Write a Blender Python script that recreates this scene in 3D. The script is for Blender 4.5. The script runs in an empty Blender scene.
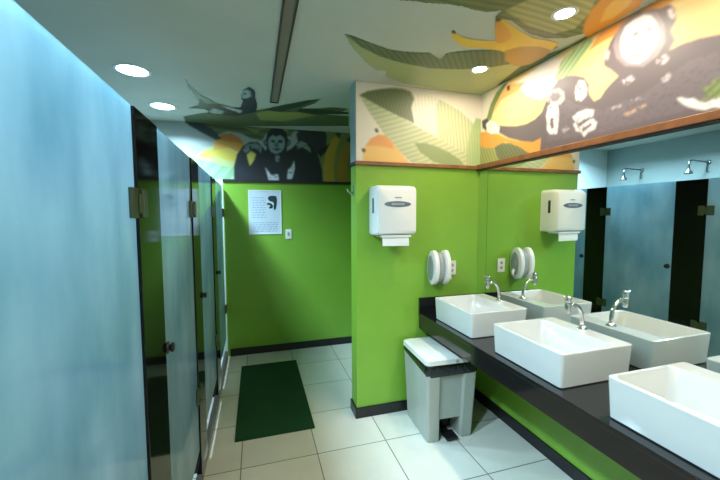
import bpy, bmesh, math, random
import numpy as np
from mathutils import Vector, Matrix
C = bpy.context.scene.collection
R = math.radians
random.seed(4)

# ---------------------------------------------------------------- measures (metres)
CAM_H = 1.6
STALL_X = -0.34      # plane of the frosted glass doors
STALL_BACK = -1.64
MIRROR_X = 1.81      # wall with the mirror
PART_Y = 2.553       # short green wall
PART_X = 0.735
PART_T = 0.15
BACK_Y = 4.151
NEAR_Y = -1.4
CEIL = 2.60
TRIM_Z = 1.985
GLASS_Z = 1.93
WORK_Z = 0.807
WORK_X = 1.262
SINK_Z = 0.974

def lin(h):
    if isinstance(h, str):
        h = [int(h[i:i+2], 16)/255 for i in (0, 2, 4)]
    return tuple((c/12.92 if c <= .04045 else ((c+.055)/1.055)**2.4) for c in h)

def mat(name, col, rough=.5, metal=0, spec=.5, coat=0, noise=None, bump=None, emit=None, sheen=0, coat_rough=.05):
    m = bpy.data.materials.new(name); m.use_nodes = True
    nt = m.node_tree; b = nt.nodes['Principled BSDF']
    c = lin(col)
    b.inputs['Base Color'].default_value = (*c, 1)
    b.inputs['Roughness'].default_value = rough
    b.inputs['Metallic'].default_value = metal
    b.inputs['Specular IOR Level'].default_value = spec
    b.inputs['Coat Weight'].default_value = coat
    b.inputs['Coat Roughness'].default_value = coat_rough
    b.inputs['Sheen Weight'].default_value = sheen
    tc = nt.nodes.new('ShaderNodeTexCoord')
    if noise:
        sc, amt = noise[:2]
        n = nt.nodes.new('ShaderNodeTexNoise'); n.inputs['Scale'].default_value = sc
        n.inputs['Detail'].default_value = 5
        nt.links.new(tc.outputs['Object'], n.inputs['Vector'])
        r = nt.nodes.new('ShaderNodeValToRGB')
        r.color_ramp.elements[0].position = .3; r.color_ramp.elements[1].position = .7
        r.color_ramp.elements[0].color = (*[x*(1-amt) for x in c], 1)
        r.color_ramp.elements[1].color = (*[min(1, x*(1+amt)) for x in c], 1)
        nt.links.new(n.outputs['Fac'], r.inputs['Fac'])
        nt.links.new(r.outputs['Color'], b.inputs['Base Color'])
    if bump:
        n = nt.nodes.new('ShaderNodeTexNoise'); n.inputs['Scale'].default_value = bump[0]
        n.inputs['Detail'].default_value = 4
        nt.links.new(tc.outputs['Object'], n.inputs['Vector'])
        bp = nt.nodes.new('ShaderNodeBump'); bp.inputs['Strength'].default_value = bump[1]
        bp.inputs['Distance'].default_value = .01
        nt.links.new(n.outputs['Fac'], bp.inputs['Height'])
        nt.links.new(bp.outputs['Normal'], b.inputs['Normal'])
    if emit:
        b.inputs['Emission Color'].default_value = (*emit[0], 1)
        b.inputs['Emission Strength'].default_value = emit[1]
    return m

def floor_material():
    m = bpy.data.materials.new('floor_tile'); m.use_nodes = True
    nt = m.node_tree; b = nt.nodes['Principled BSDF']; N = nt.nodes.new; L = nt.links.new
    tc = N('ShaderNodeTexCoord'); mp = N('ShaderNodeMapping')
    mp.inputs['Location'].default_value = (0.126, -0.27, 0)
    L(tc.outputs['Object'], mp.inputs['Vector'])
    br = N('ShaderNodeTexBrick'); br.offset = 0; br.squash = 1
    br.inputs['Scale'].default_value = 1
    br.inputs['Brick Width'].default_value = .49; br.inputs['Row Height'].default_value = .49
    br.inputs['Mortar Size'].default_value = .0035; br.inputs['Mortar Smooth'].default_value = .3
    br.inputs['Bias'].default_value = 0
    br.inputs['Color1'].default_value = (*lin('e8e4d6'), 1)
    br.inputs['Color2'].default_value = (*lin('e0dcce'), 1)
    br.inputs['Mortar'].default_value = (*lin('6e6c62'), 1)
    L(mp.outputs[0], br.inputs['Vector'])
    n = N('ShaderNodeTexNoise'); n.inputs['Scale'].default_value = 5; n.inputs['Detail'].default_value = 6
    L(tc.outputs['Object'], n.inputs['Vector'])
    mx = N('ShaderNodeMixRGB'); mx.blend_type = 'MULTIPLY'; mx.inputs['Fac'].default_value = .18
    L(br.outputs['Color'], mx.inputs[1]); L(n.outputs['Fac'], mx.inputs[2])
    L(mx.outputs[0], b.inputs['Base Color'])
    b.inputs['Roughness'].default_value = .28
    bp = N('ShaderNodeBump'); bp.inputs['Strength'].default_value = .4; bp.inputs['Distance'].default_value = .002
    bp.invert = True
    L(br.outputs['Fac'], bp.inputs['Height']); L(bp.outputs['Normal'], b.inputs['Normal'])
    return m

def frosted_material():
    m = bpy.data.materials.new('frosted_glass'); m.use_nodes = True
    nt = m.node_tree; N = nt.nodes.new; L = nt.links.new
    for n in list(nt.nodes): nt.nodes.remove(n)
    out = N('ShaderNodeOutputMaterial')
    tc = N('ShaderNodeTexCoord'); mp = N('ShaderNodeMapping'); mp.inputs['Scale'].default_value = (1, 1.3, .6)
    L(tc.outputs['Object'], mp.inputs['Vector'])
    n = N('ShaderNodeTexNoise'); n.inputs['Scale'].default_value = 3.5; n.inputs['Detail'].default_value = 7
    L(mp.outputs[0], n.inputs['Vector'])
    r = N('ShaderNodeValToRGB')
    r.color_ramp.elements[0].position = .3; r.color_ramp.elements[1].position = .72
    r.color_ramp.elements[0].color = (*lin(GL1), 1); r.color_ramp.elements[1].color = (*lin(GL2), 1)
    L(n.outputs['Fac'], r.inputs['Fac'])
    d = N('ShaderNodeBsdfDiffuse'); t = N('ShaderNodeBsdfTranslucent')
    L(r.outputs['Color'], d.inputs['Color']); L(r.outputs['Color'], t.inputs['Color'])
    mx = N('ShaderNodeMixShader'); mx.inputs['Fac'].default_value = .62
    L(d.outputs[0], mx.inputs[1]); L(t.outputs[0], mx.inputs[2])
    g = N('ShaderNodeBsdfGlossy'); g.inputs['Roughness'].default_value = .07
    fr = N('ShaderNodeFresnel'); fr.inputs['IOR'].default_value = 1.4
    m2 = N('ShaderNodeMixShader')
    L(fr.outputs[0], m2.inputs['Fac']); L(mx.outputs[0], m2.inputs[1]); L(g.outputs[0], m2.inputs[2])
    L(m2.outputs[0], out.inputs['Surface'])
    return m

def mural_material():
    m = bpy.data.materials.new('printed_mural'); m.use_nodes = True
    nt = m.node_tree; b = nt.nodes['Principled BSDF']
    a = nt.nodes.new('ShaderNodeVertexColor'); a.layer_name = 'Col'
    nt.links.new(a.outputs['Color'], b.inputs['Base Color'])
    b.inputs['Roughness'].default_value = .45
    b.inputs['Specular IOR Level'].default_value = .6
    return m

GL1, GL2 = '92bece', 'cee6ee'
M = dict(
    ceil=mat('ceiling_paint', 'cacabc', .8, noise=(3, .03)),
    cream=mat('stall_wall_paint', 'd3e0e0', .6, noise=(3, .03)),
    green=mat('green_wall', '7eac38', .38, spec=.45, noise=(2.5, .05), bump=(120, .05)),
    wood=mat('brown_wood', '8a5a36', .45, noise=(14, .25)),
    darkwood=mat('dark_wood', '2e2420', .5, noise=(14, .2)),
    base=mat('black_baseboard', '17171a', .35, noise=(30, .2)),
    granite=mat('black_granite', '1c1a1b', .12, noise=(160, .6), coat=.3),
    panel=mat('black_panel', '100d10', .08, spec=.32, noise=(90, .4)),
    kerb=mat('stone_kerb', '4a443e', .35, noise=(60, .3)),
    ceramic=mat('white_ceramic', 'd6d4ce', .14, coat=.5),
    chrome=mat('chrome', 'd6d8da', .1, 1),
    steel=mat('brushed_steel', '9aa0a0', .3, 1),
    clamp=mat('brass_green_clamp', '5c6450', .42, .7),
    white=mat('white_plastic', 'e9e8e4', .35),
    paper=mat('white_paper', 'f1f0ec', .9),
    greywin=mat('grey_plastic_window', '66798a', .2, coat=.5),
    greyp=mat('grey_plastic', '9aa0a0', .35),
    slot=mat('dark_slot', '30343a', .4),
    binbody=mat('grey_bin_plastic', 'a6aaa0', .42, noise=(8, .04)),
    binlid=mat('white_bin_lid', 'dcdad0', .4, noise=(9, .04)),
    liner=mat('black_bin_bag', '111214', .25, bump=(30, .8)),
    black=mat('black_plastic', '141516', .4),
    matgreen=mat('dark_green_mat', '0b4a22', .95, noise=(300, .5), bump=(400, .8)),
    poster=mat('poster_paper', 'cfdbe6', .6),
    ink=mat('poster_ink', '93a4b8', .7),
    inkdark=mat('poster_dark_ink', '1d3a34', .7),
    rail=mat('dark_metal_rail', '4c4740', .45, .3),
    railin=mat('rail_slot', '8a7d6c', .6),
    mirror=mat('mirror_silver', 'e6efec', .0, 1),
    stallwall=mat('stall_back_paint', '94a5a3', .6), edge=mat('shaded_edge_paint', '9aaaa8', .6),  # edge: cream paint with its shade mixed into the grey
    ring=mat('white_lamp_ring', 'e4e8e6', .4),
)
M['floor'] = floor_material(); M['frost'] = frosted_material(); M['mural'] = mural_material()

# ---------------------------------------------------------------- mesh helpers
def obj(name, bm, m, parent=None, smooth=False, bevel=0, seg=2):
    me = bpy.data.meshes.new(name)
    bmesh.ops.recalc_face_normals(bm, faces=bm.faces)
    bm.to_mesh(me); bm.free()
    for mm in (m if isinstance(m, (list, tuple)) else [m]): me.materials.append(mm)
    o = bpy.data.objects.new(name, me); C.objects.link(o)
    if smooth:
        for p in me.polygons: p.use_smooth = True
    if bevel:
        b = o.modifiers.new('bevel', 'BEVEL'); b.width = bevel; b.segments = seg; b.limit_method = 'ANGLE'
        b.angle_limit = R(30); b.harden_normals = False
    if parent: o.parent = parent
    return o
def tag(o, label=None, cat=None, group=None, kind=None):
    if label: o['label'] = label
    if cat: o['category'] = cat
    if group: o['group'] = group
    if kind: o['kind'] = kind
    return o
def thing(name, label, cat, loc=(0, 0, 0), rz=0, group=None):
    o = bpy.data.objects.new(name, None); C.objects.link(o)
    o.location = loc; o.rotation_euler = (0, 0, rz); o.empty_display_size = .05
    return tag(o, label, cat, group)
def copy_tree(o, parent=None):
    c = o.copy(); C.objects.link(c)
    if parent: c.parent = parent
    for ch in [x for x in C.objects if x.parent == o]: copy_tree(ch, c)
    return c
def box(bm, x0, y0, z0, x1, y1, z1):
    v = [bm.verts.new((x, y, z)) for x in (x0, x1) for y in (y0, y1) for z in (z0, z1)]
    for f in ((0,1,3,2), (4,6,7,5), (0,4,5,1), (2,3,7,6), (0,2,6,4), (1,5,7,3)):
        bm.faces.new([v[i] for i in f])
    return v
def B(*a):
    bm = bmesh.new(); box(bm, *a); return bm
def loops(bm, rings, cap0=True, cap1=True, closed=True):
    prev = None; first = None
    for r in rings:
        vs = [bm.verts.new(p) for p in r]
        if prev:
            n = len(vs)
            for i in range(n if closed else n-1):
                j = (i+1) % n
                bm.faces.new((prev[i], prev[j], vs[j], vs[i]))
        else: first = vs
        prev = vs
    if cap0: bm.faces.new(list(reversed(first)))
    if cap1: bm.faces.new(prev)
    return bm
def lathe(prof, c=(0, 0, 0), n=24, axis='z', cap=True):
    bm = bmesh.new(); rings = []
    for r, h in prof:
        ring = []
        for i in range(n):
            a = 2*math.pi*i/n; u, w = r*math.cos(a), r*math.sin(a)
            p = {'z': (u, w, h), 'x': (h, u, w), 'y': (w, h, u)}[axis]
            ring.append((p[0]+c[0], p[1]+c[1], p[2]+c[2]))
        rings.append(ring)
    return loops(bm, rings, cap, cap)
def tube(path, rad, n=12, cap=True):
    bm = bmesh.new(); P = [Vector(p) for p in path]; rings = []
    if not isinstance(rad, (list, tuple)): rad = [rad]*len(P)
    up = Vector((0, 1, 0))
    for i, p in enumerate(P):
        t = (P[min(i+1, len(P)-1)]-P[max(i-1, 0)]).normalized()
        a = t.cross(up)
        if a.length < 1e-3: a = t.cross(Vector((1, 0, 0)))
        a.normalize(); b = a.cross(t)
        rings.append([p+(a*math.cos(2*math.pi*k/n)+b*math.sin(2*math.pi*k/n))*rad[i] for k in range(n)])
    return loops(bm, rings, cap, cap)
def rrect(cx, cy, w, d, r, z, n=5):
    pts = []
    for k, (sx, sy) in enumerate(((1, 1), (-1, 1), (-1, -1), (1, -1))):
        for i in range(n+1):
            a = math.pi/2*k+math.pi/2*i/n
            pts.append((cx+sx*(w/2-r)+r*math.cos(a), cy+sy*(d/2-r)+r*math.sin(a), z))
    return pts
def struct(name, bm, m, **k):
    return tag(obj(name, bm, m, **k), kind='structure')

W_STALL = 28; P_STALL, P_SPOT, EXPO = 16.0, 330.0, 0.45
MURALS = {
 'partition': [
  ('e8e0d0', None, 0, [(0.653, 2.669), (1.851, 2.805), (1.873, 1.943), (0.648, 1.906)]),
  ('b9c196', ('l', 0.16, 0.035, 0.926, 2.104, 1.351, 2.244), 0, [(0.759, 2.5), (0.926, 2.427), (1.091, 2.365), (1.262, 2.293), (1.486, 2.197), (1.84, 2.051), (1.843, 1.942), (1.31, 1.926), (1.178, 2.024), (1.075, 2.112), (0.967, 2.212), (0.901, 2.298), (0.822, 2.403)]),
  ('66724a', ('l', 0.3, 0.026, 0.925, 2.553, 0.974, 2.393), 0, [(0.759, 2.5), (0.83, 2.536), (0.925, 2.56), (1.023, 2.577), (1.114, 2.579), (1.182, 2.563), (1.208, 2.512), (1.192, 2.426), (1.218, 2.321), (1.091, 2.365), (0.926, 2.427)]),
  ('dcd6bf', ('l', 0.16, 0.03, 1.303, 2.574, 1.341, 2.322), 0, [(1.191, 2.563), (1.329, 2.554), (1.436, 2.525), (1.402, 2.428), (1.422, 2.225), (1.262, 2.293), (1.21, 2.328), (1.183, 2.441), (1.208, 2.512)]),  # whitish part of the leaf, lamp glare put into the print colour
  ('bfc79c', ('l', 0.22, 0.03, 1.573, 2.497, 1.617, 2.139), 0, [(1.418, 2.531), (1.509, 2.5), (1.62, 2.453), (1.726, 2.381), (1.775, 2.311), (1.846, 2.217), (1.85, 2.043), (1.627, 2.14), (1.422, 2.225), (1.402, 2.428)]),
  ('ecc070', None, 0, [(0.789, 2.09), (0.821, 2.151), (0.877, 2.184), (0.91, 2.224), (0.967, 2.22), (1.016, 2.177), (1.067, 2.127), (1.126, 2.06), (1.169, 2.023), (1.196, 1.962), (0.813, 1.949), (0.789, 2.023)]),
  ('e9a05a', None, 0, [(0.805, 2.128), (0.853, 2.19), (0.91, 2.216), (0.975, 2.213), (1.025, 2.17), (1.041, 2.118), (0.959, 2.129), (0.877, 2.132)]),
  ('4a3418', None, 0, [(0.774, 2.104), (0.797, 2.113), (0.813, 2.091), (0.789, 2.075)]),
  ('4a3418', None, 0, [(0.877, 2.259), (0.902, 2.268), (0.918, 2.239), (0.893, 2.23)]),
  ('8d9c6c', ('l', 0.25, 0.02, 1.352, 2.126, 1.461, 2.035), 0, [(1.211, 2.173), (1.307, 2.179), (1.423, 2.153), (1.534, 2.111), (1.628, 2.058), (1.686, 1.995), (1.517, 1.997), (1.371, 2.039), (1.264, 2.106)]),
  ('a9bf86', ('l', 0.2, 0.025, 1.736, 2.349, 1.763, 2.023), 0, [(1.683, 2.143), (1.736, 2.341), (1.773, 2.409), (1.851, 2.399), (1.862, 1.968), (1.706, 1.963)]),
 ],
 'bulkhead': [
  ('f8d692', None, 0, [(2.707, 2.86), (2.674, 1.824), (0.907, 1.854), (0.89, 2.832)]),
  ('f4ecd8', None, 0, [(2.704, 2.775), (2.479, 2.63), (2.311, 2.632), (2.15, 2.629), (2.354, 2.557), (2.448, 2.463), (2.495, 2.348), (2.492, 2.235), (2.682, 2.086)]),
  ('f3e6dc', None, 0.0, [(2.147, 2.551), (2.005, 2.573), (1.853, 2.602), (1.745, 2.556), (1.713, 2.485), (1.784, 2.44), (1.828, 2.382), (1.908, 2.357), (2.045, 2.427)]),  # pinkish white patch, spotlight glare laid into the print
  ('f4b06e', None, 0, [(2.366, 2.561), (2.199, 2.562), (2.058, 2.526), (2.134, 2.484), (2.305, 2.481), (2.385, 2.414), (2.433, 2.38), (2.424, 2.487)]),
  ('f0a24e', None, 0, [(1.481, 2.616), (1.298, 2.622), (1.132, 2.613), (1.093, 2.573), (1.294, 2.536), (1.5, 2.537), (1.57, 2.526)]),
  ('f3c98a', None, 0, [(1.283, 2.305), (1.389, 2.496), (1.127, 2.522), (0.943, 2.513), (0.932, 2.32), (1.08, 2.335)]),
  ('a9c48a', ('l', 0.3, 0.03, 1.755, 2.441, 1.585, 2.576), 0, [(1.808, 2.449), (1.759, 2.538), (1.676, 2.573), (1.561, 2.587), (1.548, 2.559), (1.62, 2.503), (1.67, 2.445), (1.71, 2.401)]),
  ('6d8a4c', None, 0, [(2.471, 2.39), (2.424, 2.487), (2.354, 2.557), (2.275, 2.589), (2.232, 2.588), (2.307, 2.526), (2.374, 2.457), (2.42, 2.361)]),
  ('5b4020', None, 0, [(2.241, 2.563), (2.209, 2.559), (2.208, 2.523), (2.24, 2.526)]),
  ('a8ad6e', ('l', 0.25, 0.03, 2.475, 2.135, 2.419, 2.006), 0, [(2.686, 2.216), (2.543, 2.188), (2.351, 2.136), (2.182, 2.133), (1.982, 2.033), (1.894, 2.018), (1.892, 1.965), (2.535, 1.931), (2.677, 1.946)]),
  ('f0a850', None, 0, [(2.574, 2.294), (2.467, 2.286), (2.331, 2.231), (2.238, 2.181), (2.121, 2.135), (1.986, 2.108), (1.933, 2.117), (1.89, 2.121), (1.894, 2.018), (1.982, 2.02), (2.079, 2.078), (2.237, 2.152), (2.375, 2.133), (2.502, 2.156), (2.571, 2.202)]),
  ('767f5c', ('l', 0.3, 0.025, 2.292, 2.132, 2.21, 2.029), 0, [(2.363, 2.138), (2.282, 2.153), (2.193, 2.135), (2.089, 2.087), (2.001, 2.03), (2.009, 2.011), (2.288, 2.01), (2.336, 2.072)]),
  ('6e656a', None, 0, [(2.357, 2.306), (2.241, 2.271), (2.135, 2.245), (2.037, 2.235), (1.955, 2.247), (1.897, 2.277), (1.866, 2.338), (1.829, 2.395), (1.777, 2.437), (1.711, 2.437), (1.656, 2.422), (1.595, 2.388), (1.562, 2.337), (1.559, 2.282), (1.526, 2.233), (1.491, 2.238), (1.464, 2.272), (1.432, 2.297), (1.396, 2.319), (1.436, 2.365), (1.476, 2.401), (1.484, 2.457), (1.463, 2.479), (1.448, 2.513), (1.423, 2.542), (1.373, 2.576), (1.316, 2.594), (1.251, 2.573), (1.208, 2.553), (1.175, 2.553), (1.15, 2.522), (1.143, 2.467), (1.161, 2.433), (1.142, 2.381), (1.164, 2.347), (1.118, 2.352), (1.052, 2.347), (0.972, 2.328), (0.861, 2.303), (0.839, 1.915), (0.958, 1.943), (1.472, 1.955), (1.883, 1.964), (1.903, 2.019), (1.898, 2.11), (1.967, 2.097), (2.08, 2.127), (2.205, 2.174), (2.331, 2.247)]),  # near-black fur turned grey, glare haze mixed into the print colour
  ('7a7178', None, 0.25, [(1.837, 2.21), (1.75, 2.332), (1.641, 2.251), (1.482, 2.172), (1.277, 2.185), (1.077, 2.267), (0.975, 2.264), (0.965, 2.083), (1.102, 2.055), (1.477, 2.053), (1.855, 2.075)]),
  ('f2ecea', None, 0.1, [(2.509, 2.36), (2.445, 2.367), (2.37, 2.333), (2.309, 2.28), (2.319, 2.236), (2.416, 2.25), (2.48, 2.289)]),
  ('4b4446', None, 0, [(2.536, 2.383), (2.471, 2.39), (2.432, 2.364), (2.482, 2.345), (2.467, 2.286), (2.521, 2.322)]),
  ('c9c0c4', None, 0.15, [(1.876, 2.373), (1.829, 2.395), (1.767, 2.386), (1.729, 2.349), (1.72, 2.305), (1.755, 2.28), (1.817, 2.304), (1.858, 2.335)]),
  ('8f868b', None, 0.2, [(1.843, 2.356), (1.804, 2.368), (1.766, 2.361), (1.75, 2.326), (1.779, 2.311), (1.818, 2.323)]),
  ('f3f0f2', None, 0.12, [(1.646, 2.356), (1.627, 2.383), (1.594, 2.366), (1.573, 2.319), (1.577, 2.277), (1.609, 2.258), (1.642, 2.275), (1.651, 2.317)]),
  ('c4bfc6', None, 0.2, [(1.625, 2.337), (1.606, 2.347), (1.592, 2.315), (1.603, 2.285), (1.623, 2.297)]),
  ('f3eeee', None, 0.15, [(1.862, 2.242), (1.848, 2.301), (1.81, 2.314), (1.77, 2.29), (1.76, 2.22), (1.764, 2.155), (1.77, 2.107), (1.825, 2.119), (1.85, 2.15), (1.852, 2.201)]),
  ('6e656a', None, 0, [(1.829, 2.214), (1.806, 2.221), (1.795, 2.15), (1.818, 2.149)]),
  ('f0eaea', None, 0.15, [(1.665, 2.183), (1.626, 2.201), (1.568, 2.202), (1.524, 2.184), (1.529, 2.152), (1.578, 2.154), (1.636, 2.147)]),
  ('f3eeee', None, 0.15, [(1.656, 2.14), (1.604, 2.155), (1.541, 2.15), (1.503, 2.113), (1.513, 2.077), (1.555, 2.071), (1.58, 2.048), (1.6, 2.081), (1.634, 2.094)]),
  ('6e656a', None, 0, [(1.636, 2.135), (1.553, 2.153), (1.534, 2.143), (1.615, 2.113)]),
  ('6e656a', None, 0, [(1.601, 2.098), (1.539, 2.117), (1.532, 2.104), (1.587, 2.078)]),
  ('b8b0b4', None, 0.4, [(1.741, 2.125), (1.698, 2.139), (1.676, 2.116), (1.718, 2.102)]),
  ('978c90', None, 0, [(1.431, 2.485), (1.418, 2.549), (1.383, 2.581), (1.325, 2.594), (1.26, 2.573), (1.224, 2.545), (1.191, 2.474), (1.183, 2.391), (1.214, 2.342), (1.274, 2.316), (1.362, 2.356), (1.411, 2.416)]),
  ('f7f4f2', None, 0, [(1.393, 2.473), (1.39, 2.516), (1.372, 2.556), (1.329, 2.568), (1.282, 2.567), (1.25, 2.545), (1.226, 2.501), (1.215, 2.455), (1.213, 2.409), (1.233, 2.377), (1.258, 2.351), (1.294, 2.343), (1.343, 2.368), (1.38, 2.413)]),
  ('8c8488', None, 0, [(1.335, 2.504), (1.306, 2.504), (1.301, 2.483), (1.329, 2.482)]),
  ('8c8488', None, 0, [(1.269, 2.495), (1.243, 2.491), (1.242, 2.473), (1.264, 2.474)]),
  ('b0a8a8', None, 0.1, [(1.318, 2.443), (1.267, 2.448), (1.257, 2.425), (1.307, 2.424)]),
  ('a29a9c', None, 0.1, [(1.355, 2.412), (1.287, 2.392), (1.26, 2.399), (1.286, 2.368), (1.334, 2.383)]),
  ('d8b8ba', None, 0.2, [(1.479, 2.47), (1.464, 2.489), (1.446, 2.461), (1.455, 2.424), (1.478, 2.433)]),
  ('ead8d8', None, 0.1, [(1.182, 2.535), (1.162, 2.528), (1.149, 2.5), (1.155, 2.477), (1.172, 2.499)]),
  ('d9c6ca', None, 0.45, [(1.217, 2.325), (1.18, 2.336), (1.163, 2.311), (1.178, 2.291), (1.212, 2.305)]),
  ('c8c0c4', None, 0.5, [(1.389, 2.287), (1.33, 2.299), (1.309, 2.272), (1.357, 2.255)]),
  ('c8c0c4', None, 0.5, [(1.191, 2.234), (1.159, 2.248), (1.15, 2.223), (1.177, 2.202)]),
  ('b8b0b4', None, 0.5, [(1.426, 2.171), (1.373, 2.171), (1.373, 2.155), (1.42, 2.154)]),
  ('c9a890', None, 0.4, [(1.361, 2.117), (1.26, 2.137), (1.246, 2.128), (1.34, 2.101)]),
  ('b8b0b4', None, 0.5, [(1.334, 2.183), (1.253, 2.172), (1.248, 2.161), (1.323, 2.17)]),
  ('7e8f5a', ('l', 0.3, 0.03, 1.032, 2.084, 0.953, 2.146), 0.1, [(1.031, 2.076), (1.019, 2.113), (1.038, 2.144), (1.007, 2.133), (0.989, 2.159), (0.963, 2.157), (0.909, 2.159), (0.903, 2.052), (0.958, 2.061), (1.004, 2.084)]),
  ('f6f4f2', None, 0.1, [(1.125, 2.122), (1.106, 2.12), (1.083, 2.105), (1.065, 2.107), (1.042, 2.083), (1.017, 2.068), (0.991, 2.076), (0.958, 2.073), (0.956, 2.029), (0.989, 2.043), (1.015, 2.038), (1.044, 2.051), (1.073, 2.068), (1.097, 2.087)]),
 ],
 'ceiling': [
  ('6b7048', ('l', 0.28, 0.045, 1.176, 1.513, 1.756, 1.517), 0, [(0.656, 1.567), (0.735, 1.551), (0.81, 1.545), (0.891, 1.529), (0.968, 1.523), (1.043, 1.535), (1.11, 1.533), (1.151, 1.512), (1.174, 1.496), (1.176, 1.558), (1.272, 1.558), (1.457, 1.637), (1.59, 1.654), (1.698, 1.622), (1.758, 1.548), (1.735, 1.442), (1.628, 1.297), (1.419, 1.136), (0.587, 1.381)]),
  ('a8a468', ('l', 0.25, 0.04, 1.188, 1.492, 1.652, 1.547), 0, [(1.188, 1.492), (1.235, 1.381), (1.363, 1.284), (1.491, 1.246), (1.603, 1.388), (1.661, 1.524), (1.6, 1.595), (1.414, 1.576)]),
  ('a9b27c', ('l', 0.2, 0.03, 0.974, 2.283, 1.781, 2.273), 0, [(0.481, 1.922), (0.627, 2.044), (0.77, 2.124), (0.924, 2.168), (1.149, 2.182), (1.352, 2.139), (1.528, 2.055), (1.667, 1.936), (1.783, 1.773), (1.785, 1.54), (1.855, 1.599), (1.883, 1.952), (1.881, 2.285), (1.905, 2.58), (1.744, 2.601), (1.571, 2.553), (1.42, 2.527), (1.239, 2.514), (1.088, 2.494), (0.98, 2.446), (0.911, 2.409), (0.887, 2.326), (0.815, 2.33), (0.705, 2.232), (0.57, 2.061)]),
  ('566848', ('l', 0.34, 0.035, 0.834, 1.959, 1.045, 2.196), 0, [(0.481, 1.922), (0.534, 1.929), (0.586, 1.948), (0.69, 1.989), (0.796, 2.021), (0.876, 2.024), (0.987, 2.005), (1.046, 1.988), (1.107, 2.026), (1.159, 2.054), (1.147, 1.972), (1.192, 1.932), (1.266, 1.897), (1.374, 1.852), (1.444, 1.806), (1.578, 1.754), (1.749, 1.704), (1.736, 1.842), (1.677, 1.948), (1.538, 2.069), (1.361, 2.153), (1.156, 2.196), (0.924, 2.168), (0.77, 2.124), (0.627, 2.044)]),
  ('3f5a32', ('l', 0.3, 0.03, 1.793, 2.08, 1.881, 1.829), 0, [(1.722, 1.999), (1.745, 1.811), (1.806, 1.687), (1.782, 1.509), (1.828, 1.517), (1.936, 1.769), (1.909, 1.977), (1.918, 2.274), (1.923, 2.451), (1.793, 2.31)]),
  ('e9bb3c', None, 0, [(1.034, 1.739), (1.044, 1.725), (1.082, 1.746), (1.149, 1.771), (1.216, 1.775), (1.283, 1.767), (1.332, 1.752), (1.257, 1.663), (1.181, 1.557), (1.221, 1.554), (1.309, 1.586), (1.41, 1.629), (1.516, 1.664), (1.624, 1.667), (1.709, 1.666), (1.744, 1.757), (1.727, 1.874), (1.585, 1.886), (1.441, 1.846), (1.337, 1.85), (1.251, 1.875), (1.155, 1.853), (1.084, 1.802)]),
  ('e39b3a', None, 0, [(1.187, 1.564), (1.223, 1.573), (1.309, 1.617), (1.395, 1.688), (1.403, 1.756), (1.372, 1.777), (1.332, 1.752)]),
  ('b98a3c', None, 0, [(1.47, 1.837), (1.521, 1.77), (1.635, 1.737), (1.744, 1.757), (1.767, 1.833), (1.763, 1.955), (1.689, 2.008), (1.563, 1.951)]),
  ('3c3020', None, 0, [(1.028, 1.719), (1.059, 1.721), (1.082, 1.746), (1.055, 1.754)]),
  ('3c3020', None, 0, [(1.181, 1.557), (1.221, 1.554), (1.229, 1.58), (1.205, 1.588)]),
  ('e2942e', None, 0, [(1.748, 1.551), (1.672, 1.48), (1.595, 1.382), (1.56, 1.301), (1.508, 1.213), (1.676, 1.164), (1.793, 1.281), (1.798, 1.385), (1.809, 1.501), (1.824, 1.585)]),
  ('efb850', None, 0, [(1.735, 1.442), (1.647, 1.341), (1.604, 1.25), (1.648, 1.186), (1.733, 1.299), (1.759, 1.397)]),
 ],
 'back': [
  ('a8b4b0', None, 0, [(-1.114, 2.692), (1.247, 3.005), (1.243, 1.919), (-1.147, 1.876)]),
  ('9cc49a', ('l', 0.14, 0.1, -0.521, 1.974, -0.31, 2.219), 0, [(-0.592, 2.229), (-0.411, 2.258), (-0.154, 2.193), (-0.161, 1.938), (-0.522, 1.931)]),
  ('c8cc84', None, 0, [(-0.602, 2.25), (-0.509, 2.339), (-0.356, 2.39), (-0.17, 2.379), (-0.088, 2.273), (-0.155, 2.138), (-0.312, 2.154), (-0.444, 2.192), (-0.543, 2.21)]),
  ('d8c04c', None, 0, [(-0.582, 2.261), (-0.49, 2.308), (-0.378, 2.346), (-0.276, 2.341), (-0.152, 2.281), (-0.154, 2.193), (-0.279, 2.221), (-0.412, 2.248), (-0.523, 2.232)]),
  ('dca444', None, 0, [(-0.419, 2.323), (-0.417, 2.398), (-0.375, 2.465), (-0.292, 2.502), (-0.189, 2.476), (-0.106, 2.415), (-0.087, 2.328), (-0.172, 2.313), (-0.275, 2.352)]),
  ('c8803c', None, 0, [(-0.395, 2.453), (-0.333, 2.499), (-0.24, 2.516), (-0.147, 2.468), (-0.106, 2.404), (-0.201, 2.421), (-0.294, 2.426)]),
  ('5f6b48', ('l', 0.3, 0.07, -0.55, 2.612, 0.401, 2.546), 0, [(-0.743, 2.661), (1.12, 2.923), (1.144, 2.664), (0.97, 2.617), (0.871, 2.552), (0.728, 2.613), (0.586, 2.569), (0.448, 2.583), (0.401, 2.512), (0.234, 2.603), (0.133, 2.529), (0.088, 2.448), (-0.041, 2.474), (-0.146, 2.522), (-0.27, 2.536), (-0.374, 2.486), (-0.494, 2.521), (-0.592, 2.557)]),
  ('7d8a58', ('l', 0.3, 0.06, -0.143, 2.62, 0.289, 2.584), 0, [(-0.226, 2.636), (0.093, 2.703), (0.404, 2.693), (0.517, 2.645), (0.357, 2.577), (0.179, 2.621), (0.025, 2.533), (-0.102, 2.58)]),
  ('2c3a3a', None, 0, [(-0.744, 2.64), (-0.59, 2.62), (-0.433, 2.546), (-0.334, 2.446), (-0.396, 2.431), (-0.515, 2.488), (-0.65, 2.563)]),
  ('33403a', None, 0, [(0.404, 2.682), (0.873, 2.728), (1.144, 2.712), (1.144, 2.664), (0.872, 2.646), (0.657, 2.597), (0.517, 2.622)]),
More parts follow.
